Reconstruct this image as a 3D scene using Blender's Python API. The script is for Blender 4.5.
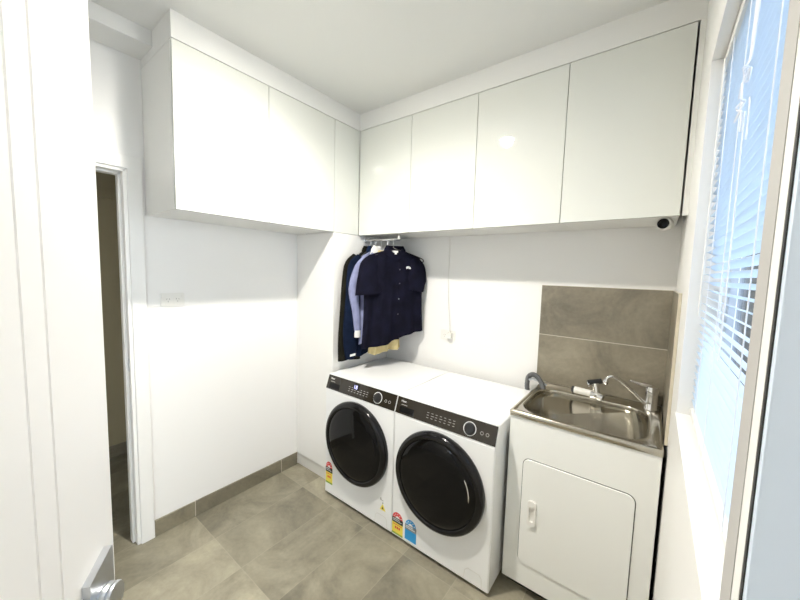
import bpy, bmesh, math, random
from math import sin, cos, pi, radians, sqrt
from mathutils import Vector, Matrix

for o in list(bpy.data.objects): bpy.data.objects.remove(o)
S = bpy.context.scene
COL = S.collection

# ------------------------------------------------------------------ camera
CAM = Vector((2.1778, -2.1362, 1.5532))
YAW, PIT, ROL, FPX = radians(-37.4553), radians(-4.7906), radians(1.5858), 331.73
fw = Vector((sin(YAW)*cos(PIT), cos(YAW)*cos(PIT), sin(PIT)))
rt = Vector((cos(YAW), -sin(YAW), 0)); up = rt.cross(fw)
rt2 = rt*cos(ROL) + up*sin(ROL); up2 = -rt*sin(ROL) + up*cos(ROL)
cd = bpy.data.cameras.new('camera'); co = bpy.data.objects.new('camera', cd); COL.objects.link(co)
cd.sensor_width = 36; cd.lens = FPX/800*36; cd.clip_start = 0.01
M = Matrix.Identity(4)
for i in range(3):
    M[i][0], M[i][1], M[i][2], M[i][3] = rt2[i], up2[i], -fw[i], CAM[i]
co.matrix_world = M
S.camera = co

# ------------------------------------------------------------------ world, exposure
wd = bpy.data.worlds.new('world'); S.world = wd; wd.use_nodes = True
nt = wd.node_tree; bg = nt.nodes['Background']
tc = nt.nodes.new('ShaderNodeTexCoord'); sx = nt.nodes.new('ShaderNodeSeparateXYZ')
rp = nt.nodes.new('ShaderNodeValToRGB')
rp.color_ramp.elements[0].position = 0.0; rp.color_ramp.elements[0].color = (.88, .93, 1, 1)
rp.color_ramp.elements[1].position = 0.7; rp.color_ramp.elements[1].color = (.58, .76, 1, 1)
nt.links.new(tc.outputs['Generated'], sx.inputs[0]); nt.links.new(sx.outputs['Z'], rp.inputs[0])
nt.links.new(rp.outputs[0], bg.inputs[0]); bg.inputs[1].default_value = 3.1
DOWNLIGHT = 260.0      # glow of the lens
BEAM = 54.0           # watts of the downlight's beam
LAMP_COLOUR = (1.0, .95, .865)
S.view_settings.view_transform = 'Standard'; S.view_settings.look = 'None'
S.view_settings.exposure = 1.52; S.view_settings.gamma = 1.0

# ------------------------------------------------------------------ room numbers (metres)
W = 2.2615            # right wall
DL = .416             # depth of left cabinets
ZC, ZCT, ZR = 1.8145, 2.5543, 2.672   # cabinet underside, cabinet top, ceiling
Y0, YB, DB = -1.5404, -.5985, -.363
YW = -.6854           # washer fronts
YF = -2.54            # front wall (behind the camera)

# ------------------------------------------------------------------ materials
MATS = {}
def mat(name, col, rough=.5, metal=0, bump=0, bscale=40, spec=.5, coat=0, var=0, vscale=6, **kw):
    m = bpy.data.materials.new(name); m.use_nodes = True
    n = m.node_tree; b = n.nodes['Principled BSDF']
    b.inputs['Base Color'].default_value = (*col, 1); b.inputs['Roughness'].default_value = rough
    b.inputs['Metallic'].default_value = metal; b.inputs['Specular IOR Level'].default_value = spec
    b.inputs['Coat Weight'].default_value = coat
    g = n.nodes.new('ShaderNodeNewGeometry')
    if var:
        nz = n.nodes.new('ShaderNodeTexNoise'); nz.inputs['Scale'].default_value = vscale; nz.inputs['Detail'].default_value = 5
        n.links.new(g.outputs['Position'], nz.inputs['Vector'])
        r = n.nodes.new('ShaderNodeValToRGB')
        r.color_ramp.elements[0].position = .3; r.color_ramp.elements[1].position = .7
        r.color_ramp.elements[0].color = (*[c*(1-var) for c in col], 1); r.color_ramp.elements[1].color = (*[min(1, c*(1+var)) for c in col], 1)
        n.links.new(nz.outputs['Fac'], r.inputs[0]); n.links.new(r.outputs[0], b.inputs['Base Color'])
    if bump:
        nb = n.nodes.new('ShaderNodeTexNoise'); nb.inputs['Scale'].default_value = bscale; nb.inputs['Detail'].default_value = 3
        n.links.new(g.outputs['Position'], nb.inputs['Vector'])
        bp = n.nodes.new('ShaderNodeBump'); bp.inputs['Strength'].default_value = bump; bp.inputs['Distance'].default_value = .002
        n.links.new(nb.outputs['Fac'], bp.inputs['Height']); n.links.new(bp.outputs[0], b.inputs['Normal'])
    MATS[name] = m
    return m

def tile_mat(name, base, wx, wy, ox, oy, axes='XY', grout=.004, gcol=(.36, .335, .27), rough=.42, gstr=.6):
    """stone-look porcelain: rectangular grid at wx, wy with a thin grout line and a tone of its own per tile"""
    m = bpy.data.materials.new(name); m.use_nodes = True
    n = m.node_tree; L = n.links; b = n.nodes['Principled BSDF']
    def N(t, **k):
        x = n.nodes.new(t)
        for a, v in k.items(): setattr(x, a, v)
        return x
    def mth(op, a, bb=None):
        x = N('ShaderNodeMath', operation=op)
        for i, v in ((0, a), (1, bb)):
            if v is None: continue
            if isinstance(v, (int, float)): x.inputs[i].default_value = v
            else: L.new(v, x.inputs[i])
        return x.outputs[0]
    g = N('ShaderNodeNewGeometry'); s = N('ShaderNodeSeparateXYZ'); L.new(g.outputs['Position'], s.inputs[0])
    fx = mth('DIVIDE', mth('SUBTRACT', s.outputs[axes[0]], ox), wx); fy = mth('DIVIDE', mth('SUBTRACT', s.outputs[axes[1]], oy), wy)
    ix, iy = mth('FLOOR', fx), mth('FLOOR', fy)
    rx, ry = mth('SUBTRACT', fx, ix), mth('SUBTRACT', fy, iy)
    dx = mth('MULTIPLY', mth('MINIMUM', rx, mth('SUBTRACT', 1, rx)), wx)
    dy = mth('MULTIPLY', mth('MINIMUM', ry, mth('SUBTRACT', 1, ry)), wy)
    isg = mth('LESS_THAN', mth('MINIMUM', dx, dy), grout/2)
    cx = N('ShaderNodeCombineXYZ'); L.new(ix, cx.inputs[0]); L.new(iy, cx.inputs[1])
    wn = N('ShaderNodeTexWhiteNoise', noise_dimensions='3D'); L.new(cx.outputs[0], wn.inputs['Vector'])
    # cloudy stone, shifted per tile
    va = N('ShaderNodeVectorMath', operation='MULTIPLY_ADD'); L.new(wn.outputs['Color'], va.inputs[0]); va.inputs[1].default_value = (9, 9, 9); L.new(g.outputs['Position'], va.inputs[2])
    n1 = N('ShaderNodeTexNoise'); n1.inputs['Scale'].default_value = 3.2; n1.inputs['Detail'].default_value = 8; n1.inputs['Roughness'].default_value = .62; n1.inputs['Distortion'].default_value = .8
    L.new(va.outputs[0], n1.inputs['Vector'])
    n2 = N('ShaderNodeTexNoise'); n2.inputs['Scale'].default_value = 55; n2.inputs['Detail'].default_value = 4; L.new(va.outputs[0], n2.inputs['Vector'])
    r = N('ShaderNodeValToRGB'); r.color_ramp.elements[0].position = .32; r.color_ramp.elements[1].position = .70
    r.color_ramp.elements[0].color = (*[c*.60 for c in base], 1); r.color_ramp.elements[1].color = (*[c*1.42 for c in base], 1)
    fac = mth('ADD', mth('MULTIPLY', n1.outputs['Fac'], .86), mth('MULTIPLY', n2.outputs['Fac'], .14)); L.new(fac, r.inputs[0])
    tone = mth('ADD', mth('MULTIPLY', wn.outputs['Value'], .34), .83)
    mm = N('ShaderNodeVectorMath', operation='SCALE'); L.new(r.outputs[0], mm.inputs[0]); L.new(tone, mm.inputs['Scale'])
    mx = N('ShaderNodeMix', data_type='RGBA'); L.new(mth('MULTIPLY', isg, gstr), mx.inputs['Factor']); L.new(mm.outputs[0], mx.inputs['A']); mx.inputs['B'].default_value = (*gcol, 1)
    L.new(mx.outputs['Result'], b.inputs['Base Color']); b.inputs['Roughness'].default_value = rough
    bp = N('ShaderNodeBump'); bp.inputs['Strength'].default_value = .12; bp.inputs['Distance'].default_value = .002
    L.new(n2.outputs['Fac'], bp.inputs['Height']); L.new(bp.outputs[0], b.inputs['Normal'])
    MATS[name] = m
    return m

mat('wall_paint', (.87, .865, .845), .45, bump=.04, bscale=300)
mat('ceiling_paint', (.80, .80, .775), .7, bump=.04, bscale=200)
mat('button_navy', (.05, .05, .07), .4)
mat('panel_white', (.86, .855, .83), .12)
mat('trim_cream', (.62, .57, .45), .5)
mat('trim_shade_grey', (.47, .46, .445), .5)
mat('door_paint', (.91, .90, .88), .28)
mat('trim_sky_tint', (.72, .82, .95), .35)
mat('trim_paint', (.86, .855, .83), .3)
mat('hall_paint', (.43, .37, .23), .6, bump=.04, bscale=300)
mat('gloss_white', (.72, .735, .69), .03, spec=.9)
mat('cabinet_white', (.82, .82, .79), .3)
mat('dark_gap', (.015, .015, .014), .6)
mat('enamel', (.88, .89, .89), .22, coat=.2)
mat('metal_white', (.85, .86, .83), .42)
mat('plinth_white', (.70, .69, .65), .4)
mat('black_gloss', (.004, .004, .0045), .05, spec=.22)
mat('black_ring', (.006, .006, .007), .14, spec=.35)
mat('panel_black', (.022, .018, .013), .14)
mat('black_plastic', (.012, .012, .013), .4)
mat('chrome', (.82, .82, .82), .09, metal=1)
mat('satin_metal', (.62, .64, .67), .28, metal=1)
mat('steel', (.53, .50, .43), .16, metal=1, bump=.05, bscale=120)
mat('white_plastic', (.82, .81, .77), .35)
mat('grey_plastic', (.13, .135, .14), .42)
mat('mark_white', (.8, .8, .8), .5)
mat('mark_grey', (.33, .32, .30), .5)
mat('mark_black', (.02, .02, .02), .5)
mat('label_red', (.72, .03, .04), .45)
mat('label_yellow', (.85, .72, .10), .45)
mat('label_green', (.25, .42, .06), .45)
mat('label_blue', (.03, .34, .72), .45)
mat('label_grey', (.22, .25, .28), .45)
mat('label_paper', (.80, .82, .82), .45)
mat('cloth_navy', (.0055, .0055, .014), .85, spec=.10, bump=.5, bscale=260, var=.35, vscale=14)
mat('cloth_blue', (.0055, .011, .030), .85, spec=.10, bump=.5, bscale=260, var=.35, vscale=14)
mat('cloth_black', (.012, .0115, .008), .9, spec=.10, bump=.5, bscale=260, var=.3, vscale=14)
mat('cloth_lavender', (.24, .26, .42), .85, spec=.2, bump=.4, bscale=260, var=.12, vscale=20)
mat('cloth_beige', (.62, .52, .27), .85, spec=.2, bump=.4, bscale=260, var=.1, vscale=20)
mat('cloth_grey', (.30, .31, .33), .85, spec=.2, bump=.4, bscale=260, var=.12, vscale=20)
mat('cloth_white', (.8, .8, .78), .8, spec=.2)
mat('cord_white', (.86, .87, .90), .5)
mat('frame_grey', (.50, .54, .60), .35)
mat('concrete', (.22, .235, .245), .8, var=.12, vscale=4)
tile_mat('floor_tile', (.275, .252, .186), .3, .6, -.018, -.745, 'XY', gcol=(.44, .41, .32), gstr=.25)
tile_mat('skirting_tile', (.21, .187, .132), .6, .6, -.142-.6, -10, 'YX', gcol=(.62, .58, .48), gstr=.85)
tile_mat('splash_tile', (.235, .21, .158), 3.0, .3, .5, .9, 'XZ', gcol=(.62, .58, .48), gstr=.85, rough=.34)

def m_emit(name, col, s):
    m = bpy.data.materials.new(name); m.use_nodes = True; n = m.node_tree; n.nodes.clear()
    e = n.nodes.new('ShaderNodeEmission'); e.inputs[0].default_value = (*col, 1); e.inputs[1].default_value = s
    o = n.nodes.new('ShaderNodeOutputMaterial'); n.links.new(e.outputs[0], o.inputs[0]); MATS[name] = m
m_emit('lamp_glow', LAMP_COLOUR, DOWNLIGHT)
m_emit('display_glow', (.62, .62, 1.0), .9)
def m_mix(name, build):
    m = bpy.data.materials.new(name); m.use_nodes = True; n = m.node_tree; n.nodes.clear()
    o = n.nodes.new('ShaderNodeOutputMaterial'); n.links.new(build(n), o.inputs[0]); MATS[name] = m
def slat_build(n):
    d = n.nodes.new('ShaderNodeBsdfDiffuse'); d.inputs[0].default_value = (.73, .79, .855, 1)
    t = n.nodes.new('ShaderNodeBsdfTranslucent'); t.inputs[0].default_value = (.80, .885, .965, 1)
    x = n.nodes.new('ShaderNodeMixShader'); x.inputs[0].default_value = .52
    n.links.new(d.outputs[0], x.inputs[1]); n.links.new(t.outputs[0], x.inputs[2])
    g = n.nodes.new('ShaderNodeBsdfGlossy'); g.inputs[1].default_value = .3
    y = n.nodes.new('ShaderNodeMixShader'); y.inputs[0].default_value = .05
    n.links.new(x.outputs[0], y.inputs[1]); n.links.new(g.outputs[0], y.inputs[2])
    return y.outputs[0]
m_mix('slat_white', slat_build)
def glass_build(n):
    t = n.nodes.new('ShaderNodeBsdfTransparent'); t.inputs[0].default_value = (.95, .97, .98, 1)
    g = n.nodes.new('ShaderNodeBsdfGlossy'); g.inputs[1].default_value = .02
    f = n.nodes.new('ShaderNodeFresnel'); x = n.nodes.new('ShaderNodeMixShader')
    n.links.new(f.outputs[0], x.inputs[0]); n.links.new(t.outputs[0], x.inputs[1]); n.links.new(g.outputs[0], x.inputs[2])
    return x.outputs[0]
m_mix('window_glass', glass_build)

# ------------------------------------------------------------------ mesh helpers
class MB:
    """collects shapes, in world coordinates, that become ONE mesh"""
    def __init__(s): s.bm = bmesh.new(); s.sharp = 50
    def _merge(s, b):
        me = bpy.data.meshes.new('tmp'); b.to_mesh(me); b.free(); s.bm.from_mesh(me); bpy.data.meshes.remove(me); return s
    def box(s, x0, y0, z0, x1, y1, z1, bev=0, seg=2):
        s.sharp = 20; b = bmesh.new(); bmesh.ops.create_cube(b, size=1)
        for v in b.verts: v.co = Vector((x0+(v.co.x+.5)*(x1-x0), y0+(v.co.y+.5)*(y1-y0), z0+(v.co.z+.5)*(z1-z0)))
        if bev: bmesh.ops.bevel(b, geom=list(b.edges), offset=bev, segments=seg, affect='EDGES', profile=.5)
        return s._merge(b)
    def loft(s, rings, cap0=True, cap1=True, closed=True):
        """rings: lists of points, same length"""
        b = bmesh.new(); R = [[b.verts.new(p) for p in r] for r in rings]; n = len(R[0])
        for a, c in zip(R, R[1:]):
            for i in range(n if closed else n-1):
                j = (i+1) % n
                try: b.faces.new((a[i], a[j], c[j], c[i]))
                except ValueError: pass
        if cap0: b.faces.new(R[0][::-1])
        if cap1: b.faces.new(R[-1])
        bmesh.ops.recalc_face_normals(b, faces=b.faces)
        return s._merge(b)
    def tube(s, pts, r, n=10, cap=True):
        P = [Vector(p) for p in pts]; rr = r if isinstance(r, (list, tuple)) else [r]*len(P)
        t0 = (P[1]-P[0]).normalized(); a = Vector((0, 0, 1)) if abs(t0.z) < .9 else Vector((1, 0, 0))
        u = t0.cross(a).normalized(); rings = []
        for i, p in enumerate(P):
            t = ((P[min(i+1, len(P)-1)]-p).normalized() + (p-P[max(i-1, 0)]).normalized()).normalized()
            u = (u - t*u.dot(t)).normalized(); w = t.cross(u)
            rings.append([p + (u*cos(2*pi*k/n)+w*sin(2*pi*k/n))*rr[i] for k in range(n)])
        return s.loft(rings, cap, cap)
    def lathe(s, prof, c, axis='Z', n=40, cap=True):
        """prof: (radius, offset along axis) pairs"""
        ax = Vector(axis) if not isinstance(axis, str) else {'X': Vector((1, 0, 0)), 'Y': Vector((0, -1, 0)), 'Z': Vector((0, 0, 1))}[axis]
        ax.normalize(); a = Vector((0, 0, 1)) if abs(ax.z) < .9 else Vector((1, 0, 0))
        u = ax.cross(a).normalized(); w = ax.cross(u); c = Vector(c)
        return s.loft([[c+ax*h+(u*cos(2*pi*k/n)+w*sin(2*pi*k/n))*max(r, 1e-4) for k in range(n)] for r, h in prof], cap, cap)
    def prism(s, pts, vec):
        s.sharp = 20; v = Vector(vec); return s.loft([[Vector(p) for p in pts], [Vector(p)+v for p in pts]])
    def build(s, name, m, parent=None, loc=None, angle=None):
        """one object; its origin is the parent's origin (or loc)"""
        org = parent['org'] if parent is not None else (loc or (0, 0, 0)); org = Vector(org)
        for v in s.bm.verts: v.co -= org
        bmesh.ops.remove_doubles(s.bm, verts=s.bm.verts, dist=1e-6)
        bmesh.ops.recalc_face_normals(s.bm, faces=s.bm.faces)
        me = bpy.data.meshes.new(name); s.bm.to_mesh(me); s.bm.free()
        me.polygons.foreach_set('use_smooth', [True]*len(me.polygons)); me.set_sharp_from_angle(angle=radians(angle or s.sharp))
        me.materials.append(MATS[m])
        o = bpy.data.objects.new(name, me); COL.objects.link(o); o['org'] = list(org)
        if parent is not None: o.parent = parent
        else: o.location = org
        return o

def tag(o, label, cat, group=None):
    o['label'] = label; o['category'] = cat
    if group: o['group'] = group
    return o
def thing(name, loc, label, cat, group=None):
    o = bpy.data.objects.new(name, None); COL.objects.link(o); o.location = loc; o['org'] = list(loc); o.empty_display_size = .05
    return tag(o, label, cat, group)
def struct(name, mb, m, parent=None):
    o = mb.build(name, m, parent)
    if parent is None: o['kind'] = 'structure'
    return o
def rrect(cx, cy, hx, hy, r, z, k=6):
    out = []
    for ax, ay, a0 in ((1, 1, 0), (-1, 1, pi/2), (-1, -1, pi), (1, -1, 3*pi/2)):
        for i in range(k+1):
            a = a0 + pi/2*i/k; out.append((cx+ax*(hx-r)+r*cos(a), cy+ay*(hy-r)+r*sin(a), z))
    return out
def bez(p, n=16):
    """Catmull-Rom through the points"""
    P = [Vector(q) for q in p]; P = [P[0]*2-P[1]] + P + [P[-1]*2-P[-2]]; out = []
    for i in range(1, len(P)-2):
        a, b, c, d = P[i-1:i+3]
        for j in range(n):
            t = j/n; out.append(.5*((2*b)+(c-a)*t+(2*a-5*b+4*c-d)*t*t+(3*b-a-3*c+d)*t**3))
    out.append(P[-2]); return out
def text(name, body, size, m, parent, origin, xdir, ydir, depth=.0006):
    """raised lettering: origin = left end of the baseline"""
    c = bpy.data.curves.new(name, 'FONT'); c.body = body; c.size = size; c.extrude = depth
    t = bpy.data.objects.new('tmp', c); COL.objects.link(t)
    bpy.context.view_layer.update()
    me = bpy.data.meshes.new_from_object(t.evaluated_get(bpy.context.evaluated_depsgraph_get()))
    bpy.data.objects.remove(t)
    X = Vector(xdir).normalized(); Y = Vector(ydir).normalized(); Z = X.cross(Y); org = Vector(parent['org'])
    for v in me.vertices: v.co = Vector(origin)-org + X*v.co.x + Y*v.co.y + Z*v.co.z
    me.materials.clear(); me.materials.append(MATS[m]); me.name = name
    o = bpy.data.objects.new(name, me); COL.objects.link(o); o.parent = parent; o['org'] = list(org)
    return o

# ================================================================== THE SETTING
struct('floor', MB().box(-2.0, -3.0, -.08, W+.1, .1, 0), 'floor_tile')
struct('ceiling', MB().box(-.1, YF-.1, ZR, W+.1, .1, ZR+.08), 'ceiling_paint')
struct('wall_back', MB().box(-.1, 0, 0, W+.1, .1, ZR), 'wall_paint')
OY0, OY1, OZ = -2.47, -1.622, 2.035           # hall doorway in the left wall
struct('wall_left', MB().box(-.1, OY1, 0, 0, 0, ZR).box(-.1, YF-.1, 0, 0, OY0, ZR).box(-.1, OY0, OZ, 0, OY1, ZR), 'wall_paint')
NY = -1.7075                                  # the window wall steps back here, nearer the entrance
WY0, WY1, WZ0, WZ1 = -1.640, -.770, 1.13, 2.197   # window opening
struct('wall_right', MB().box(W, WY1, 0, W+.12, .1, ZR).box(W, NY, 0, W+.12, WY0, ZR).box(W+.12, YF-.1, 0, W+.22, NY, ZR)
       .box(W, WY0, 0, W+.12, WY1, WZ0-.02).box(W, WY0, WZ1, W+.12, WY1, ZR), 'wall_paint')
DX0, DX1 = 1.19, 2.035                         # doorway behind the camera
struct('wall_front', MB().box(-.1, YF-.1, 0, DX0, YF, ZR).box(DX1, YF-.1, 0, W+.1, YF, ZR).box(DX0, YF-.1, 2.06, DX1, YF, ZR), 'wall_paint')
# hall beyond the left doorway
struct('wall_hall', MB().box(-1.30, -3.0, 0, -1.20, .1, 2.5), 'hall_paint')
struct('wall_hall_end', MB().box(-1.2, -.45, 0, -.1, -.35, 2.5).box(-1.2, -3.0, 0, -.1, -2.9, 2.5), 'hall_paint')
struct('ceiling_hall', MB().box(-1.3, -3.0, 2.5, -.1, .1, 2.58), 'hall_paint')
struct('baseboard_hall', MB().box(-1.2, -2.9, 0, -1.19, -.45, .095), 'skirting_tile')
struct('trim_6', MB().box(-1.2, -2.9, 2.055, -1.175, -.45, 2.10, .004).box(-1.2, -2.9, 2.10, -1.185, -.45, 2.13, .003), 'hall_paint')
# doorway lining and architrave
a = MB()
for y0, y1 in ((OY1+.004, -1.5545), (OY0-.072, OY0-.004)):
    a.box(0, y0, 0, .016, y1, OZ+.072, .003)
a.box(0, OY0-.0718, OZ+.004, .0158, -1.5547, OZ+.0718, .003)
struct('trim_1', a, 'trim_paint')
a = MB().box(-.115, OY1-.012, 0, .006, OY1+.006, OZ, .002).box(-.115, OY0-.006, 0, .006, OY0+.012, OZ, .002).box(-.115, OY0, OZ-.012, .006, OY1, OZ+.006, .002)
a.box(-.075, OY1-.024, 0, -.035, OY1-.011, OZ-.012, .002).box(-.075, OY0, OZ-.024, -.035, OY1-.011, OZ-.011, .002)
jamb = struct('trim_2', a, 'trim_paint')
MB().box(-.030, OY1-.0132, .985, -.006, OY1-.0118, 1.055, .0004).build('strike_plate', 'satin_metal', jamb)
# boxed beam along the top of the left wall; bulkhead over the cabinets
struct('trim_3', MB().box(0, YF, 2.60, .178, Y0, ZR), 'ceiling_paint')
struct('trim_4', MB().box(0, Y0, ZCT+.002, DL-.001, 0, ZR).box(DL-.002, DB+.001, ZCT+.002, W, 0, ZR), 'ceiling_paint')
# tile skirting
struct('baseboard_left', MB().box(0, -1.5545, 0, .010, YB, .0965, .0015), 'skirting_tile')
# window
win = struct('window_1', MB().box(W+.085, WY0, WZ0, W+.118, WY0+.045, WZ1, .003).box(W+.085, WY1-.045, WZ0, W+.118, WY1, WZ1, .003)
       .box(W+.085, WY0, WZ0, W+.118, WY1, WZ0+.045, .003).box(W+.085, WY0, WZ1-.045, W+.118, WY1, WZ1, .003), 'frame_grey')
MB().box(W+.100, WY0+.04, WZ0+.04, W+.104, WY1-.04, WZ1-.04).build('pane', 'window_glass', win)
struct('trim_5', MB().box(W-.004, WY0, WZ0-.02, W+.086, WY1, WZ0, .002), 'trim_paint')
struct('trim_7', MB().box(W-.0008, -1.682, .0, W-.0001, WY0+.001, ZR-.001), 'trim_shade_grey')  # flat strip by the window, shade put into its grey colour
t8 = struct('trim_8', MB().box(W+.0015, NY-.014, .0, W+.119, NY-.0005, ZR-.002, .002), 'trim_sky_tint')  # end board of the step, blue skylight tinted into its colour
MB().box(W+.0003, NY-.006, .0, W+.0014, NY-.0005, ZR-.002).build('gap_shade', 'mark_black', t8)  # black strip painting the shadow in the gap beside the board
# outside
struct('ground', MB().box(-6, -12, -.25, 14, 8, -.15), 'concrete')

struct('sky_block_roof', MB().box(-.6, -5.0, 2.30, 3.2, YF-.1, 2.40), 'plinth_white')  # unseen roof, added to cut sky light through the rear doorway
struct('sky_block_fence', MB().box(-2.5, -5.2, -.15, 5.0, -5.1, 1.6), 'concrete')  # unseen barrier, added to dim the low sky beyond that doorway

# entrance door leaf, standing half open into the room; its hinges are near the right end of the front wall
LE = Vector((1.390, -1.990, 0)); LA = radians(50); LN = Vector((cos(LA), sin(LA), 0)); LD = Vector((sin(LA), -cos(LA), 0))   # free edge, face normal, towards the hinge
LP = lambda q, t, z: LE + LD*q + LN*t + Vector((0, 0, z))
prof = [(.82, 0), (.1665, 0), (.1655, -.0022), (.1630, -.0022), (.1620, 0), (.1275, 0), (.1265, -.0022), (.1240, -.0022), (.1230, 0), (.002, 0), (0, -.002), (0, -.036), (.002, -.038), (.82, -.038)]
leaf = struct('door_1', MB().prism([LP(q, t, .012) for q, t in prof], (0, 0, 2.03)), 'door_paint')
pl = MB().prism([LP(q, .0002, z) for q, z in ((.088, .90), (.088, 1.014), (.030, 1.038), (.026, 1.036), (.026, .90))], LN*.012).build('lock_case', 'satin_metal', leaf)
MB().lathe([(.0, 0), (.026, 0), (.027, .002), (.027, .007), (.025, .009), (.025, .011), (.0265, .0125), (.0265, .017), (.025, .019), (0, .019)], LP(.056, .0118, .957), LN, 36).build('knob', 'satin_metal', pl)

# ================================================================== CABINETS
def hcab(name, label, kind, a, b, group):
    """a wall cabinet: carcass + glossy door; kind 'left' runs along y (a..b), 'back' runs along x"""
    g = .0013
    if kind == 'left':
        t = thing(name, (0, a, ZC), label, 'cabinet', group)
        MB().box(.001, a, ZC+.001, DL-.021, b-.0005, ZCT, .0008).build('carcass', 'cabinet_white', t)
        MB().box(DL-.020, a+g, ZC, DL, b-g, ZCT-.0015, .0012).build('door', 'gloss_white', t)
    else:
        t = thing(name, (a, DB, ZC), label, 'cabinet', group)
        MB().box(a+.0005, DB+.021, ZC+.004, b-.0005, -.001, ZCT, .0008).build('carcass', 'cabinet_white', t)
        MB().box(a+g, DB, ZC, b-g, DB+.020, ZCT-.0015, .0012).build('door', 'gloss_white', t)
    return t
YM = -1.075
hcab('wall_cabinet', 'glossy white wall cabinet beside the hall doorway, its end panel exposed', 'left', Y0, YM, 'left wall cabinets')
hcab('wall_cabinet', 'glossy white wall cabinet on left wall, next to the corner, narrower than its neighbour', 'left', YM, YB, 'left wall cabinets')
XS = [DL+.002, .8762, 1.3286, 1.7864, W-.02]
LB = ['glossy white wall cabinet in the back corner, directly above the hanging shirts',
      'glossy white wall cabinet on back wall, second from the corner, above the power socket',
      'glossy white wall cabinet on back wall, third from the corner, with the large lamp reflection',
      'widest glossy white wall cabinet, by the window wall above the steel trough']
for i in range(4): hcab('wall_cabinet', LB[i], 'back', XS[i], XS[i+1]-(.004 if i == 3 else 0), 'back wall cabinets')
struct('trim_9', MB().box(W-.018, DB+.0, ZC, W, DB+.02, ZCT), 'cabinet_white')

t = thing('tall_cabinet', (0, YB, 0), 'tall glossy white cabinet filling the corner left of the dryer', 'cabinet')
MB().box(.0005, YB+.001, .098, DL-.0, -.001, ZC-.0015, .001).build('carcass', 'panel_white', t)
MB().box(.0005, YB+.001, ZC+.0005, DL-.021, -.001, ZCT, .001).build('upper_carcass', 'cabinet_white', t)
MB().box(DL-.020, YB+.0015, ZC+.0005, DL, DB-.001, ZCT-.0015, .001).build('filler_panel', 'gloss_white', t)
MB().box(.0005, YB+.012, 0, DL, -.001, .096, .001).build('plinth', 'plinth_white', t)

# ================================================================== DOWNLIGHT
t = thing('downlight', (1.122, -1.363, ZR), 'round recessed ceiling downlight in front of the wall cabinets', 'light')
MB().lathe([(.050, .0005), (.064, .0005), (.064, .004), (.060, .007), (.052, .007), (.050, .0005)], (1.122, -1.363, ZR), (0, 0, -1), 40, False).build('trim_ring', 'white_plastic', t)
MB().lathe([(.0495, .001), (.0495, .006), (.046, .009), (.036, .0115), (.020, .013), (.0, .0135)], (1.122, -1.363, ZR), (0, 0, -1), 40).build('lens', 'lamp_glow', t)

ld = bpy.data.lights.new('downlight_beam', 'SPOT'); lo = bpy.data.objects.new('downlight_beam', ld); COL.objects.link(lo)
ld.energy = BEAM; ld.color = LAMP_COLOUR; ld.shadow_soft_size = .040; ld.spot_size = radians(160); ld.spot_blend = 1.0
lo.parent = t; lo.location = (0, 0, -.022)

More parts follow.
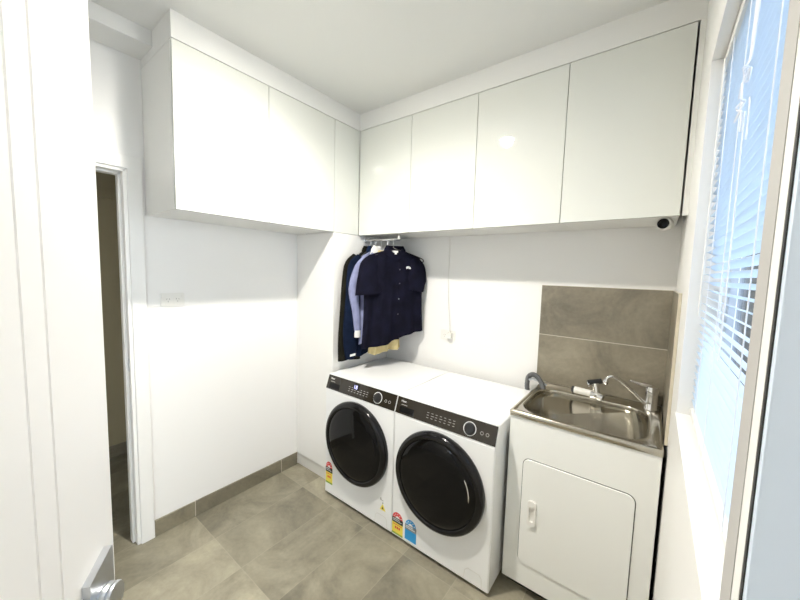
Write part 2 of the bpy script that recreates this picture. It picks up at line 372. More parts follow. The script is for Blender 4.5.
# ================================================================== LAUNDRY MACHINES
def machine(name, label, cat, x0, display, labels):
    x1 = x0+.5965; xc = (x0+x1)/2
    t = thing(name, (xc, YW+.3, 0), label, cat)
    yb = YW+.628
    PB, PT, SL = .757, .843, .030             # control panel bottom, top, slant
    # body: side profile extruded across the width, the front top leaning back behind the panel
    prof = [(YW, .018), (YW, PB-.004), (YW+.004, PB), (YW+.004+SL*.94, PT), (YW+SL, .850), (yb, .850), (yb, .018)]
    b = bmesh.new()
    m = MB().prism([(x0, y, z) for y, z in prof], (x1-x0, 0, 0))
    bmesh.ops.bevel(m.bm, geom=[e for e in m.bm.edges if e.calc_length() > .03], offset=.004, segments=2, affect='EDGES')
    m.build('body', 'enamel', t)
    for fx in (x0+.05, x1-.05):
        for fy in (YW+.06, yb-.05): MB().lathe([(.0, 0), (.02, 0), (.02, .012), (.014, .014), (.014, .020), (0, .020)], (fx, fy, 0), 'Z', 16).build('foot', 'black_plastic', t)
    # control panel (slanted strip)
    n = Vector((0, -(PT-PB), SL)).normalized(); up_ = Vector((0, SL, PT-PB)).normalized(); o = Vector((0, YW+.0025, PB))
    H = sqrt(SL*SL+(PT-PB)**2)
    def pp(x, h, d=0): return Vector((x, 0, 0)) + o + up_*h + n*d
    cp = MB().prism([pp(x0+.003, 0), pp(x1-.003, 0), pp(x1-.003, H), pp(x0+.003, H)], n*.004).build('control_panel', 'panel_black', t)
    # detergent drawer front, knob, display, icons
    MB().prism([pp(x0+.030, .010, .003), pp(x0+.125, .010, .003), pp(x0+.125, .042, .003), pp(x0+.030, .042, .003)], n*.0022).build('drawer_front', 'black_gloss', t)
    k = pp(xc+.160, H*.47, .004)
    MB().lathe([(.0, 0), (.030, 0), (.030, .002), (.0285, .0025), (.0255, .012), (.024, .014), (0, .014)], k, n, 36).build('dial', 'black_plastic', t)
    MB().lathe([(.0305, 0), (.0335, 0), (.0335, .0025), (.0305, .0025), (.0305, 0)], k, n, 40, False).build('dial_ring', 'mark_white', t)
    text('logo', 'Haier', .016, 'mark_white', t, pp(x0+.030, .066, .004), (1, 0, 0), up_)
    def dash(m, xx, hh, w_, h_): return m.prism([pp(xx, hh, .004), pp(xx+w_, hh, .004), pp(xx+w_, hh+h_, .004), pp(xx, hh+h_, .004)], n*.0005)
    for r in range(3):
        mk = MB()
        for c in range(7): dash(mk, xc-.09+c*.026, .026+r*.013, .012+.006*((c*r) % 2), .0028)
        mk.build('icon_row', 'mark_grey', t)
    for c in range(2): MB().lathe([(.0062, 0), (.0085, 0), (.0085, .0006), (.0062, .0006), (.0062, 0)], pp(x1-.075+c*.028, .040, .004), n, 20, False).build('touch_icon', 'mark_grey', t)
    dash(MB(), x0+.035, .050, .040, .003).build('drawer_marking', 'mark_grey', t)
    if display:
        d = MB().prism([pp(xc-.055, .046, .004), pp(xc+.0, .046, .004), pp(xc+.0, .080, .004), pp(xc-.055, .080, .004)], n*.0008).build('display', 'black_gloss', t)
        text('digits', '18', .034, 'display_glow', d, pp(xc-.050, .050, .0052), (1, 0, 0), up_)
    # porthole
    zc = .468; C = (xc, YW, zc)
    MB().lathe([(.258, -.004), (.262, .0), (.264, .010), (.262, .026), (.255, .036), (.244, .041), (.234, .042), (.228, .038), (.226, .034)], C, 'Y', 72, False).build('door_ring', 'black_ring', t)
    MB().lathe([(.2275, .033), (.218, .0395), (.196, .044), (.15, .049), (.10, .053), (.05, .055), (.0, .0555)], C, 'Y', 72, False).build('door_glass', 'black_gloss', t)
    # recessed handle scoop on the ring's right
    arc = lambda r, a, d: Vector((xc+r*cos(a), YW-d, zc+r*sin(a)))
    hs = MB(); ang = [radians(-2+32*i/10) for i in range(11)]
    hs.tube([arc(.196, x, .0445) for x in ang], [.001]+[.0035]*9+[.001], 8)
    hs.build('door_handle', 'chrome' if not display else 'black_ring', t)
    # faint filter flap seam at bottom right
    f = MB(); q = [(x1-.13, .03), (x1-.125, .075), (x1-.11, .09), (x1-.05, .09), (x1-.037, .075), (x1-.035, .03)]
    f.tube([(x, YW-.0002, z) for x, z in q], .0012, 6); f.build('filter_flap', 'plinth_white', t)
    for fn in labels: fn(t, x0, x1)
    return t
def energy_label(name, hx, z0, w, h, arc_m, mid_m, body_m, foot_m, lab):
    def fn(t, x0, x1):
        x = x0+hx; y = YW-.0003
        s = MB().box(x, y-.0005, z0, x+w, y+.0002, z0+h*.62).build(name, body_m, t); s['label'] = lab
        MB().box(x, y-.0009, z0+h*.52, x+w, y-.0002, z0+h*.74).build('title_band', mid_m, s)
        MB().box(x, y-.0009, z0, x+w, y-.0002, z0+h*.07).build('bottom_band', foot_m, s)
        pts = [(x+w/2+w*.46*cos(a), y, z0+h*.74+h*.26*sin(a)) for a in [pi*i/16 for i in range(17)]]
        inn = [(x+w/2+w*.20*cos(a), y, z0+h*.74+h*.10*sin(a)) for a in [pi*(16-i)/16 for i in range(17)]]
        MB().prism(pts+inn, (0, -.0006, 0)).build('star_arc', arc_m, s)
        d = MB()
        for i in range(5):
            a = pi*(i+.5)/5; px, pz = x+w/2+w*.34*cos(a), z0+h*.74+h*.185*sin(a)
            d.box(px-.003, y-.0011, pz-.003, px+.003, y-.0005, pz+.003)
        for i in range(2): d.box(x+.006, y-.0013, z0+h*(.60+.07*i), x+w-.01-.012*i, y-.0008, z0+h*(.625+.07*i))
        d.build('print', 'label_paper', s)
        e = MB()
        for i in range(3): e.box(x+w*(.28+.17*i), y-.0010, z0+h*.26, x+w*(.40+.17*i), y-.0004, z0+h*.36)
        e.box(x+.008, y-.0010, z0+h*.43, x+w-.008, y-.0004, z0+h*.455)
        e.build('figures', arc_m, s)
    return fn
def warning(hx, z0):
    def fn(t, x0, x1):
        x = x0+hx; y = YW-.0003
        s = MB().prism([(x, y, z0), (x+.046, y, z0), (x+.023, y, z0+.042)], (0, -.0006, 0)).build('warning_sticker', 'label_yellow', t)
        s['label'] = 'yellow triangle warning sticker'
        MB().prism([(x+.016, y-.0004, z0+.008), (x+.030, y-.0004, z0+.008), (x+.023, y-.0004, z0+.026)], (0, -.0006, 0)).box(x+.021, y-.001, z0+.043, x+.026, y-.0002, z0+.05).build('symbol', 'mark_black', s)
        MB().box(x+.004, y-.0008, z0+.060, x+.010, y-.0002, z0+.075).box(x+.010, y-.0008, z0+.060, x+.028, y-.0002, z0+.063).build('print', 'mark_grey', s)
    return fn
machine('clothes_dryer', 'white front-loading dryer with lit display, left of the pair under hanging shirts', 'dryer', .4515, True,
        [energy_label('energy_label', .008, .088, .068, .155, 'label_red', 'mark_black', 'label_yellow', 'label_green', 'red and yellow energy label'), warning(.505, .125)])
machine('washing_machine', 'white front-loading washing machine between the dryer and the steel trough', 'washing machine', 1.0515, False,
        [energy_label('energy_label', .003, .030, .078, .135, 'label_red', 'mark_black', 'label_yellow', 'label_green', 'red and yellow energy label'),
         energy_label('water_label', .096, .030, .078, .135, 'label_blue', 'label_grey', 'label_blue', 'label_paper', 'blue water rating label')])

# ================================================================== TROUGH
TX0, TX1, TY, TZ = 1.664, 2.2498, -.568, .9077
t = thing('laundry_trough', ((TX0+TX1)/2, -.28, 0), 'white metal trough cabinet with stainless steel tub under tile splashback', 'laundry trough')
cab = (MB().box(TX0+.004, TY+.006, .05, TX1-.002, TY+.026, TZ-.026, .002).box(TX0+.004, TY+.0265, .05, TX0+.012, -.012, TZ-.026, .002)
       .box(TX1-.010, TY+.0265, .05, TX1-.002, -.012, TZ-.026, .002).box(TX0+.0125, TY+.0265, .05, TX1-.0105, -.012, .058, .002)).build('cabinet', 'metal_white', t)
MB().box(TX0+.02, TY+.05, 0, TX1-.02, -.02, .05).build('plinth', 'dark_gap', t)
dx0, dx1, dz0, dz1 = 1.742, 2.178, .165, .690
def rr_xz(x0, z0, x1, z1, r, y): return [(px, y, pz) for px, pz, _ in rrect((x0+x1)/2, (z0+z1)/2, (x1-x0)/2, (z1-z0)/2, r, 0)]
MB().loft([rr_xz(dx0-.003, dz0-.003, dx1+.003, dz1+.003, .033, TY+.0061), rr_xz(dx0-.003, dz0-.003, dx1+.003, dz1+.003, .033, TY+.0052)]).build('door_gap', 'mark_black', t)
dr = MB().loft([rr_xz(dx0, dz0, dx1, dz1, .03, TY+.006), rr_xz(dx0, dz0, dx1, dz1, .03, TY+.002), rr_xz(dx0+.002, dz0+.002, dx1-.002, dz1-.002, .028, TY)]).build('door', 'metal_white', t, angle=12)
hx, hz = 1.795, .437
h = MB()
o1, o2, o3, o4 = (rr_xz(hx-.020, hz-.062, hx+.020, hz+.062, .014, TY), rr_xz(hx-.019, hz-.061, hx+.019, hz+.061, .014, TY-.010),
                  rr_xz(hx-.011, hz-.040, hx+.011, hz+.034, .009, TY-.010), rr_xz(hx-.010, hz-.039, hx+.010, hz+.033, .009, TY-.0008))
h.loft([o1, o2, o3, o4], True, True).build('handle', 'white_plastic', dr, angle=12)
# stainless tub: one continuous pressed sheet
cx, cy, hxx, hyy = (TX0+TX1)/2, (TY-.006)/2, (TX1-TX0)/2, (-.006-TY)/2
bx, by, bhx, bhy = 1.945, -.318, .252, .212
R = [rrect(cx, cy, hxx-.003, hyy-.003, .004, TZ-.028), rrect(cx, cy, hxx, hyy, .006, TZ-.026), rrect(cx, cy, hxx, hyy, .006, TZ-.003), rrect(cx, cy, hxx-.003, hyy-.003, .006, TZ),
     rrect(cx, cy, hxx-.012, hyy-.012, .010, TZ), rrect(cx, cy, hxx-.016, hyy-.016, .012, TZ-.005),
     rrect(bx, by, bhx+.010, bhy+.008, .113, TZ-.005), rrect(bx, by, bhx+.003, bhy+.003, .110, TZ-.0055), rrect(bx, by, bhx+.001, bhy+.001, .108, TZ-.0075), rrect(bx, by, bhx, bhy, .107, TZ-.011), rrect(bx, by, bhx-.001, bhy-.001, .107, TZ-.020),
     rrect(bx, by, bhx-.010, bhy-.010, .10, TZ-.19), rrect(bx, by, bhx-.014, bhy-.014, .098, TZ-.215), rrect(bx, by, bhx-.026, bhy-.026, .092, TZ-.230), rrect(bx, by, bhx-.05, bhy-.05, .08, TZ-.236), rrect(bx, by, .03, .03, .029, TZ-.243)]
tub = MB().loft(R, True, True).build('tub', 'steel', t, angle=60)
MB().lathe([(.0, .0), (.036, 0), (.038, .002), (.030, .004), (.012, .003), (0, .003)], (bx, by, TZ-.242), 'Z', 32).build('drain', 'chrome', tub)

# mixer tap
T0 = Vector((2.203, -.082, TZ-.0045))
t = thing('mixer_tap', T0, 'chrome mixer tap with long swivel spout at right rear of trough', 'tap')
MB().lathe([(0, 0), (.031, 0), (.031, .005), (.028, .010), (.0275, .072), (.0285, .075), (.0295, .082), (.0295, .104), (.026, .116), (.014, .121), (0, .122)], T0, 'Z', 28).build('body', 'chrome', t)
p0 = T0+Vector((-.016, -.01, .022))
sp = bez([p0, p0+Vector((-.03, -.012, .028)), p0+Vector((-.078, -.034, .078)), p0+Vector((-.122, -.052, .116)), p0+Vector((-.150, -.063, .127)), p0+Vector((-.168, -.070, .118)), p0+Vector((-.173, -.072, .103))], 8)
MB().tube(sp, .0085, 12).build('spout', 'chrome', t)
e = sp[-1]
MB().lathe([(0, 0), (.011, 0), (.0125, .004), (.0125, .022), (.010, .025), (0, .025)], e+Vector((0, 0, .006)), (-.12, -.05, -1), 20).build('aerator', 'chrome', t)
l0 = T0+Vector((-.005, -.003, .114))
MB().tube([l0, l0+Vector((-.025, -.010, .006)), l0+Vector((-.060, -.020, .014)), l0+Vector((-.088, -.028, .022))], [.012, .010, .007, .006], 12).build('lever', 'chrome', t)

# chrome and white valve lying on the rear rim
V0 = Vector((1.948, -.084, TZ-.004))
t = thing('washing_machine_tap', V0, 'short white and chrome tap fitting with black knob, mid rear rim of trough', 'tap')
MB().lathe([(0, 0), (.018, 0), (.0185, .003), (.0185, .10), (.015, .104), (0, .104)], V0+Vector((-.094, -.012, .022)), (1, -.12, 0), 24).build('barrel', 'white_plastic', t)
MB().lathe([(.0188, 0), (.020, .001), (.020, .012), (.0188, .013)], V0+Vector((-.098, -.0115, .022)), (1, -.12, 0), 24, True).build('collar', 'black_plastic', t)
MB().tube(bez([V0+Vector((.0, -.024, .018)), V0+Vector((.028, -.030, .020)), V0+Vector((.055, -.034, .012))], 6), [.022]*6+[.024]*6+[.020], 16).build('elbow', 'chrome', t)
MB().tube([V0+Vector((.024, -.028, .024)), V0+Vector((.018, -.024, .06)), V0+Vector((.012, -.020, .082))], [.018, .017, .019], 16).build('stem', 'chrome', t)
MB().tube([V0+Vector((-.022, -.034, .082)), V0+Vector((.04, -.010, .098))], [.014, .014], 12).build('knob', 'black_plastic', t)
MB().lathe([(0, 0), (.0145, 0), (.0145, .008), (0, .009)], V0+Vector((-.016, -.032, .076)), (-1, -.4, -.3), 16).build('cap', 'chrome', t)

# corrugated drain hose hooked over the rear left corner
pts = bez([(a_, b_, c_-.010) for a_, b_, c_ in [(1.596, -.052, .855), (1.594, -.058, .90), (1.603, -.066, .945), (1.630, -.078, .968), (1.662, -.092, .962), (1.690, -.108, .935), (1.706, -.130, .905), (1.712, -.150, .86)]], 14)
rad = [.0135+.0022*sin(i*2.1) for i in range(len(pts))]
t = thing('drain_hose', (1.604, -.052, .855), 'grey corrugated drain hose hooked over rear left corner of steel trough', 'hose')
MB().tube(pts, rad, 14).build('hose', 'grey_plastic', t, angle=60)
q = Vector((1.655, -.085, .912))
MB().tube([q+Vector((-.045, .005, .010)), q+Vector((-.02, .0, .022)), q+Vector((.02, -.008, .020)), q+Vector((.06, -.012, .004))], [.006, .008, .008, .005], 10).build('hose_clip', 'satin_metal', t)

# tile splashback (back of the trough, turning onto the window wall)
t = thing('splashback', (1.95, -.005, .9), 'grey brown stone tile splashback behind steel trough', 'splashback')
MB().box(1.634, -.010, TZ+.0005, W-.001, -.0005, 1.5, .001).build('back_tiles', 'splash_tile', t)
MB().box(W-.010, -.50, TZ+.0005, W-.0005, -.0105, 1.5, .001).build('side_tiles', 'splash_tile', t)
MB().box(W-.0105, -.508, TZ+.0005, W-.0005, -.5005, 1.503).build('edge_trim', 'trim_cream', t)

# ================================================================== SOCKETS, CAMERA
def outlet(name, label, axis, c, w=.117, h=.072):
    """axis 'x': on the left wall facing +x, 'y': on the back wall facing -y"""
    t = thing(name, c, label, 'power socket'); c = Vector(c)
    U = Vector((0, 1, 0)) if axis == 'x' else Vector((1, 0, 0)); Nn = Vector((1, 0, 0)) if axis == 'x' else Vector((0, -1, 0))
    def slab(m, u0, u1, z0, z1, d0, d1):
        P = [c+U*a+Vector((0, 0, b)) for a, b, _ in rrect((u0+u1)/2, (z0+z1)/2, (u1-u0)/2, (z1-z0)/2, min(.006, (u1-u0)/2.5, (z1-z0)/2.5), 0, 3)]
        return m.loft([[p+Nn*d0 for p in P], [p+Nn*(d0+(d1-d0)*.7) for p in P], [p*.98+c*.02+Nn*(d1-.02*d0) for p in P]] if False else [[p+Nn*d0 for p in P], [p+Nn*d1 for p in P]])
    slab(MB(), -w/2, w/2, -h/2, h/2, .0003, .009).build('plate', 'white_plastic', t, angle=20)
    for s in (-1, 1):
        m = MB()
        for du, dz, rot in ((-.0065, .004, .5), (.0065, .004, -.5), (0, -.010, 0)):
            a = c+U*(s*w*.20+du)+Vector((0, 0, dz-.002)); d = (U*sin(rot)+Vector((0, 0, cos(rot))))
            m.tube([a-d*.004+Nn*.0088, a+d*.004+Nn*.0088], .0013, 6)
        m.build('pin_slots', 'mark_grey', t)
        slab(MB(), s*w*.40-.006, s*w*.40+.006, .012, .028, .009, .012).build('switch', 'white_plastic', t)
    return t
outlet('power_outlet', 'white double power socket on left wall beside the hall doorway', 'x', (0, -1.430, 1.364))
outlet('power_outlet', 'white double power socket with a plug in it, above the machines', 'y', (.997, 0, 1.103))
t = thing('power_plug', (1.022, -.01, 1.11), 'white plug with thin cord running up to the wall cabinets', 'plug')
MB().box(1.005, -.042, 1.085, 1.040, -.0095, 1.128, .006).build('plug_body', 'white_plastic', t)
MB().tube(bez([(1.022, -.030, 1.126), (1.012, -.018, 1.20), (.992, -.009, 1.36), (.984, -.007, 1.55), (.986, -.007, 1.72), (.986, -.012, 1.815)], 8), .0028, 8).build('cord', 'white_plastic', t)

t = thing('security_camera', (2.19, -.26, ZC), 'small white camera with round black lens under the cabinet by the window wall', 'camera')
dv = Vector((-.25, -1, -.05)).normalized(); q = Vector((2.1885, -.275, 1.795))
MB().lathe([(0, -.055), (.020, -.055), (.026, -.045), (.028, 0), (.027, .012), (.0225, .014), (.0215, .010)], q, dv, 32, False).box(2.187, -.262, 1.80, 2.203, -.246, ZC+.005, .002).build('housing', 'white_plastic', t)
MB().lathe([(.0222, .008), (.021, .014), (.015, .017), (0, .018)], q, dv, 32, False).build('lens', 'black_gloss', t)

# ================================================================== CLOTHES
RY, RZ = -.28, 1.785
t = thing('hanging_rail', (.416, RY, RZ), 'short chrome rail under the corner wall cabinet carrying the shirts', 'rail')
MB().tube([(DL+.001, RY, RZ), (.745, RY, RZ)], .0085, 14).build('rod', 'chrome', t)
MB().lathe([(0, 0), (.022, 0), (.022, .004), (.012, .008), (0, .008)], (DL+.0005, RY, RZ), (1, 0, 0), 20).build('end_flange', 'chrome', t)
MB().box(.727, RY-.008, RZ-.004, .743, RY+.008, ZC+.003, .002).build('bracket', 'chrome', t)

def garment(name, label, cat, x, ang, zn, shw, bhw, hemL, hemR, th, m, sleeve, seed, shift=0, slope=.05, vneck=0, hangm='black_plastic', hlabel='', hang_shift=0, hhw=.20, flare=1.0, cm=None):
    rnd = random.Random(seed); a = radians(ang)
    U = Vector((sin(a), cos(a), 0)); Nn = Vector((cos(a), -sin(a), 0)); O = Vector((x, RY, 0))
    P = lambda u, v, z: O+U*(u+shift)+Nn*v+Vector((0, 0, z))
    ph = [rnd.uniform(0, 6.28) for _ in range(6)]
    t = thing(name, O+Vector((0, 0, zn)), label, cat, 'clothes on the rail')
    nu, nz = 36, 30
    def hw(q):
        if q > .80: return bhw+(shw-bhw)*((q-.80)/.20)**.8
        return bhw*(1+.05*flare*(1-q/.8)) - .008*sin(pi*min(1, q/.8))
    def pt(s, q, side):
        ztop = zn-slope*abs(s)**1.1*1.0 - .012*abs(s)**4
        if side > 0 and vneck: ztop -= vneck*max(0, 1-abs(s)/.34)**1.2
        hz = hemL+(hemR-hemL)*(s+1)/2 + .010*sin(4.5*s+ph[3]) + .012*(s*s-.5)
        z = hz+q*(ztop-hz); u = s*hw(q)
        pr = (.62+.38*min(1, q*1.6)) if q < .8 else 1-(q-.8)/.2*.55
        fold = 1.35*(.0085*sin(9*s+ph[0]+1.5*q)+.006*sin(17*s+ph[1]-2*q)+.004*sin(5*q*3+4*s+ph[2]))*(1-.65*q)
        e = sqrt(max(0, 1-s*s)); v = side*th*e*pr + fold*min(1, e*1.6)*(1.0 if side > 0 else .8) + .010*sin(2.2*s+ph[4])*(1-q)
        return P(u, v, z)
    b = MB(); bm = b.bm; G = {}
    for side in (1, -1):
        for i in range(nu+1):
            s = -1+2*i/nu; s = math.copysign(sin(abs(s)*pi/2), s)
            for j in range(nz+1): G[side, i, j] = bm.verts.new(pt(s, j/nz, side))
        for i in range(nu):
            for j in range(nz): bm.faces.new((G[side, i, j], G[side, i+1, j], G[side, i+1, j+1], G[side, i, j+1]))
    for i in range(nu): bm.faces.new((G[1, i, nz], G[1, i+1, nz], G[-1, i+1, nz], G[-1, i, nz]))
    for i in (0, nu):
        for j in range(nz): bm.faces.new((G[1, i, j], G[1, i, j+1], G[-1, i, j+1], G[-1, i, j]))
    b.build('body', m, t, angle=70)
    # sleeves
    for sd in (-1, 1):
        path, ru, rv = sleeve(sd)
        n = 18; rings = []
        C = bez(path, 5); kk = len(C)-1
        def lerp(L, q): q *= len(L)-1; i = min(int(q), len(L)-2); return L[i]+(L[i+1]-L[i])*(q-i)
        for k, c in enumerate(C):
            d = (C[min(k+1, kk)]-C[max(k-1, 0)]); d = Vector((d.x, 0, d.z)).normalized(); w_ = Vector((-d.z, 0, d.x))
            q = k/kk; r1, r2 = lerp(ru, q), lerp(rv, q)
            ring = []
            for i in range(n):
                th_ = 2*pi*i/n; f = 1+.07*sin(3*th_+ph[5]+5*q)+.05*sin(2*th_+9*q+ph[1])
                pu = c.x+w_.x*r1*cos(th_)*f; pz = c.z+w_.z*r1*cos(th_)*f; pv = c.y+r2*sin(th_)*f
                ring.append(P(pu, pv, pz))
            rings.append(ring)
        MB().loft(rings, True, True).build('sleeve', m, t, angle=70)
    # collar
    rings = []
    for hgt, r1, r2 in ((-.020, .078, th*.75), (.008, .066, th*.72), (.030, .060, th*.7), (.033, .066, th*.85), (.006, .084, th*1.0), (-.014, .088, th*1.02)):
        rings.append([P(r1*cos(k), r2*sin(k)*1.0, zn-.012+hgt-(.028+vneck*.5)*max(0, sin(k))**2) for k in [2*pi*i/28 for i in range(28)]])
    MB().loft(rings, False, False).build('collar', cm or m, t, angle=70)
    # hanger (its own thing)
    hg = thing('coat_hanger', O+Vector((0, 0, RZ)), hlabel, 'hanger', 'hangers on the rail')
    HP = lambda u, z: O+U*(u+hang_shift)+Vector((0, 0, z))
    zs = zn-.016
    fr = bez([HP(0, zs+.010), HP(.08, zs-.010), HP(hhw-.02, zs-.045), HP(hhw, zs-.062), HP(hhw-.02, zs-.074), HP(.06, zs-.070), HP(-.06, zs-.070), HP(-hhw+.02, zs-.074), HP(-hhw, zs-.062), HP(-hhw+.02, zs-.045), HP(-.08, zs-.010), HP(0, zs+.010)], 6)
    MB().tube(fr, .0042, 8).build('frame', hangm, hg)
    HK = lambda dx, z: O+Nn*dx+Vector((0, 0, z))
    rr = .0125
    hk = [O+U*hang_shift+Vector((0, 0, zs+.008)), HK(.004, zs+.022), HK(rr, RZ-.004)] + [HK(rr*cos(x_), RZ+rr*sin(x_)) for x_ in [pi*i/10 for i in range(11)]] + [HK(-rr, RZ-.010)]
    MB().tube(hk, .0021, 8).build('hook', 'chrome', hg)
    return t, P, pt

def long_sleeve(shw, zsh, length, out=.055, r=.062, rvv=.022, v=.0):
    def f(sd):
        path = [(sd*(shw-.035), v, zsh-.025), (sd*(shw+.020), v, zsh-.10), (sd*(shw+out), v, zsh-.26), (sd*(shw+out+.012), v+.004, zsh-length*.72), (sd*(shw+out-.005), v+.006, zsh-length)]
        return path, [.030, r, r*.92, r*.78, r*.60], [rvv*.7, rvv, rvv, rvv*.9, rvv*.8]
    return f
def short_sleeve(shw, zsh, v=.0):
    def f(sd):
        k = 1.0 if sd < 0 else .92
        e = 0 if sd < 0 else -.018
        path = [(sd*(shw-.045), v, zsh-.025), (sd*(shw-.015+e), v, zsh-.09), (sd*(shw-.008+e), v+.004, zsh-.19), (sd*(shw-.016+e), v+.008, zsh-.285*k)]
        return path, [.034, .070, .086, .094 if sd < 0 else .066], [.018, .026, .028, .030]
    return f

ZS = 1.72
garment('jacket', 'black long jacket at the back of the rail, against the tall cabinet', 'jacket', .457, -1, ZS, .190, .215, .915, .95, .018, 'cloth_black', lambda sd: ([(sd*.150, 0, ZS-.06), (sd*.205, 0, ZS-.15), (sd*.232, 0, ZS-.35), (sd*.262, .004, ZS-.60), (sd*.270, .006, ZS-.80)], [.028, .055, .058, .052, .044], [.012, .018, .018, .017, .016]), 1, slope=.085, hlabel='black hanger inside the black jacket, nearest the tall cabinet', hhw=.155)
tt, P, pt = garment('jacket', 'dark navy blue long-sleeved jacket between the black jacket and the pale blue shirt', 'jacket', .509, 5, ZS, .185, .205, .925, 1.02, .019, 'cloth_blue', lambda sd: ([(sd*.145, 0, ZS-.065), (sd*.195, 0, ZS-.15), (sd*.215, 0, ZS-.35), (sd*.232, .004, ZS-.60), (sd*.215, .006, ZS-.785)], [.028, .055, .060, .056, .048], [.012, .019, .020, .019, .018]), 2, slope=.085, hlabel='black hanger inside the navy long-sleeved jacket', hhw=.155)
tt['label'] = 'dark navy blue long-sleeved jacket between the black jacket and the pale blue shirt'
MB().prism([P(-.240, .020, .950), P(-.195, .022, .952), P(-.195, .022, .968), P(-.240, .020, .966)], Vector((cos(radians(5)), -sin(radians(5)), 0))*.006).build('cuff_tag', 'cloth_white', tt)
def lav_sleeve(sd):
    zs = ZS-.045
    return [(sd*.130, 0, zs-.030), (sd*.178, 0, zs-.10), (sd*.222, 0, zs-.25), (sd*.205, .003, zs-.40), (sd*.192, .005, zs-.555)], [.028, .045, .042, .032, .024], [.012, .018, .018, .017, .015]
tt, P, pt = garment('shirt', 'pale lavender blue long-sleeved shirt with white collar, behind the front navy shirt', 'shirt', .566, 13, ZS, .165, .175, 1.03, 1.10, .018, 'cloth_lavender', lav_sleeve, 3, cm='cloth_white', hlabel='white hanger inside the pale lavender blue shirt', hangm='white_plastic', hhw=.125)
c0 = P(-.258, .020, 1.100)
MB().loft([[P(-.192+.025*cos(k), .006+.017*sin(k), z) for k in [2*pi*i/16 for i in range(16)]] for z in (1.085, 1.135)]).build('cuff', 'cloth_white', tt)
garment('shirt', 'beige shirt mostly hidden, its pale yellow hem showing below the front navy shirt', 'shirt', .622, 19, ZS-.035, .140, .125, .955, .985, .016, 'cloth_beige', lambda sd: ([(sd*.11, 0, ZS-.11), (sd*.125, 0, ZS-.16), (sd*.13, 0, ZS-.24)], [.03, .045, .05], [.010, .014, .014]), 4, hlabel='hanger inside the beige shirt', hangm='black_plastic', hhw=.14)
tt, P, pt = garment('shirt', 'front navy short-sleeved button shirt with a small white chest emblem', 'shirt', .680, 27, ZS, .205, .232, .995, 1.120, .024, 'cloth_navy', short_sleeve(.205, ZS-.040), 5, shift=.016, vneck=.055, hlabel='black hanger poking out right of the front navy shirt', hang_shift=.035, hhw=.215)
# placket, buttons, emblem, neck tag
pts = [pt(.10, q, 1) for q in [i/20*.90 for i in range(21)]]
Nn = Vector((cos(radians(26)), -sin(radians(26)), 0))
MB().loft([[p+Nn*.001, p+Nn*.003, p+Nn*.003+Vector((.014, .028, 0)), p+Nn*.001+Vector((.014, .028, 0))] for p in pts]).build('placket', 'cloth_navy', tt)
for q in (.30, .48, .66, .82):
    p = pt(.13, q, 1)+Nn*.003
    MB().lathe([(0, 0), (.005, 0), (.005, .002), (0, .0025)], p+Vector((.002, .004, 0)), Nn, 14).build('button', 'label_grey' if q == .48 else 'button_navy', tt)
p = pt(.42, .80, 1)+Nn*.004; Uv = Vector((sin(radians(26)), cos(radians(26)), 0))
m = MB()
for r0, r1 in ((.006, .010), (.012, .016), (.018, .022)):
    A = [pi*i/10 for i in range(11)]
    m.prism([p+Uv*(r1*cos(x))+Vector((0, 0, r1*sin(x)*.85)) for x in A]+[p+Uv*(r0*cos(x))+Vector((0, 0, r0*sin(x)*.85)) for x in A[::-1]], Nn*.0015)
m.build('emblem', 'mark_white', tt)
q0 = P(-.004, .0, ZS-.030)
m = MB().prism([q0-Uv*.017, q0+Uv*.017, q0+Uv*.017+Vector((0, 0, .014)), q0-Uv*.017+Vector((0, 0, .014))], Nn*.026).prism([q0-Uv*.007-Vector((0, 0, .012)), q0+Uv*.007-Vector((0, 0, .012)), q0+Uv*.007, q0-Uv*.007], Nn*.026)
m.build('neck_tag', 'cloth_white', tt)

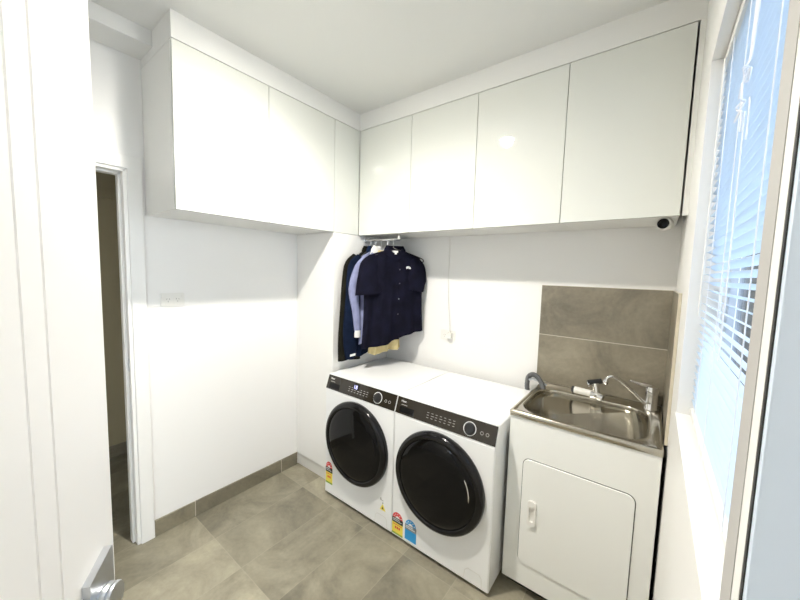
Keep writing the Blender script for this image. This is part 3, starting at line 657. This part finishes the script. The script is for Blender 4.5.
# ================================================================== BLIND
BX = W+.043; PITCH = .0215; TILT = radians(-26); SW = .0125
t = thing('venetian_blind', (BX, (WY0+WY1)/2, WZ1), 'white slatted venetian blind filling the window', 'blind')
ya, yb_ = WY0+.008, WY1-.006
MB().box(BX-.016, ya, WZ1-.030, BX+.016, yb_, WZ1-.004, .002).build('headrail', 'white_plastic', t)
m = MB(); z = WZ1-.050; rnd = random.Random(8)
while z > WZ0+.045:
    ti = TILT+rnd.uniform(-.05, .05)
    top = []; bot = []
    for k in range(5):
        c = (k/4-.5)*2; off = .0016*(1-c*c)
        dx, dz = c*SW*cos(ti)-off*sin(ti)*1, c*SW*sin(ti)+off*cos(ti)
        top.append((BX+dx, z+dz)); bot.append((BX+dx, z+dz-.0007))
    loop = top+bot[::-1]
    m.loft([[(x, ya+.002, zz) for x, zz in loop], [(x, yb_-.002, zz) for x, zz in loop]])
    z -= PITCH
m.build('slats', 'slat_white', t, angle=50)
MB().box(BX-.013, ya, WZ0+.012, BX+.013, yb_, WZ0+.026, .003).build('bottom_rail', 'white_plastic', t)
for y in (-.93, -1.14, -1.42, -1.56):
    MB().tube([(BX-.0135, y, WZ1-.03), (BX-.0135, y, WZ0+.02)], .0011, 6).tube([(BX+.0135, y, WZ1-.03), (BX+.0135, y, WZ0+.02)], .0011, 6).build('ladder_cord', 'cord_white', t)
m = MB()
for k in range(4):
    y = -1.29+.012*k
    m.tube(bez([(BX-.020, y, WZ1-.02), (BX-.020, y+.004*sin(k*2), 2.05), (BX-.021, -1.275+.006*k, 1.95)], 6), .0014, 6)
rnd = random.Random(3); kp = [(BX-.020, -1.27, 1.955)]
for i in range(22): kp.append((BX-.020-rnd.uniform(0, .012), -1.275+rnd.uniform(-.028, .032), 1.95-.0055*i+rnd.uniform(-.018, .018)))
m.tube(bez(kp, 5), .0017, 6)
m.tube(bez([(BX-.021, -1.265, 1.86), (BX-.020, -1.266, 1.6), (BX-.020, -1.268, 1.40)], 6), .0014, 6)
m.tube(bez([(BX-.021, -1.30, 1.87), (BX-.021, -1.305, 1.85), (BX-.020, -1.298, 1.80)], 6), .0014, 6)
m.build('pull_cord', 'cord_white', t)
MB().tube([(BX-.018, -.83, WZ1-.03), (BX-.019, -.832, 1.45)], .003, 8).build('tilt_wand', 'white_plastic', t)
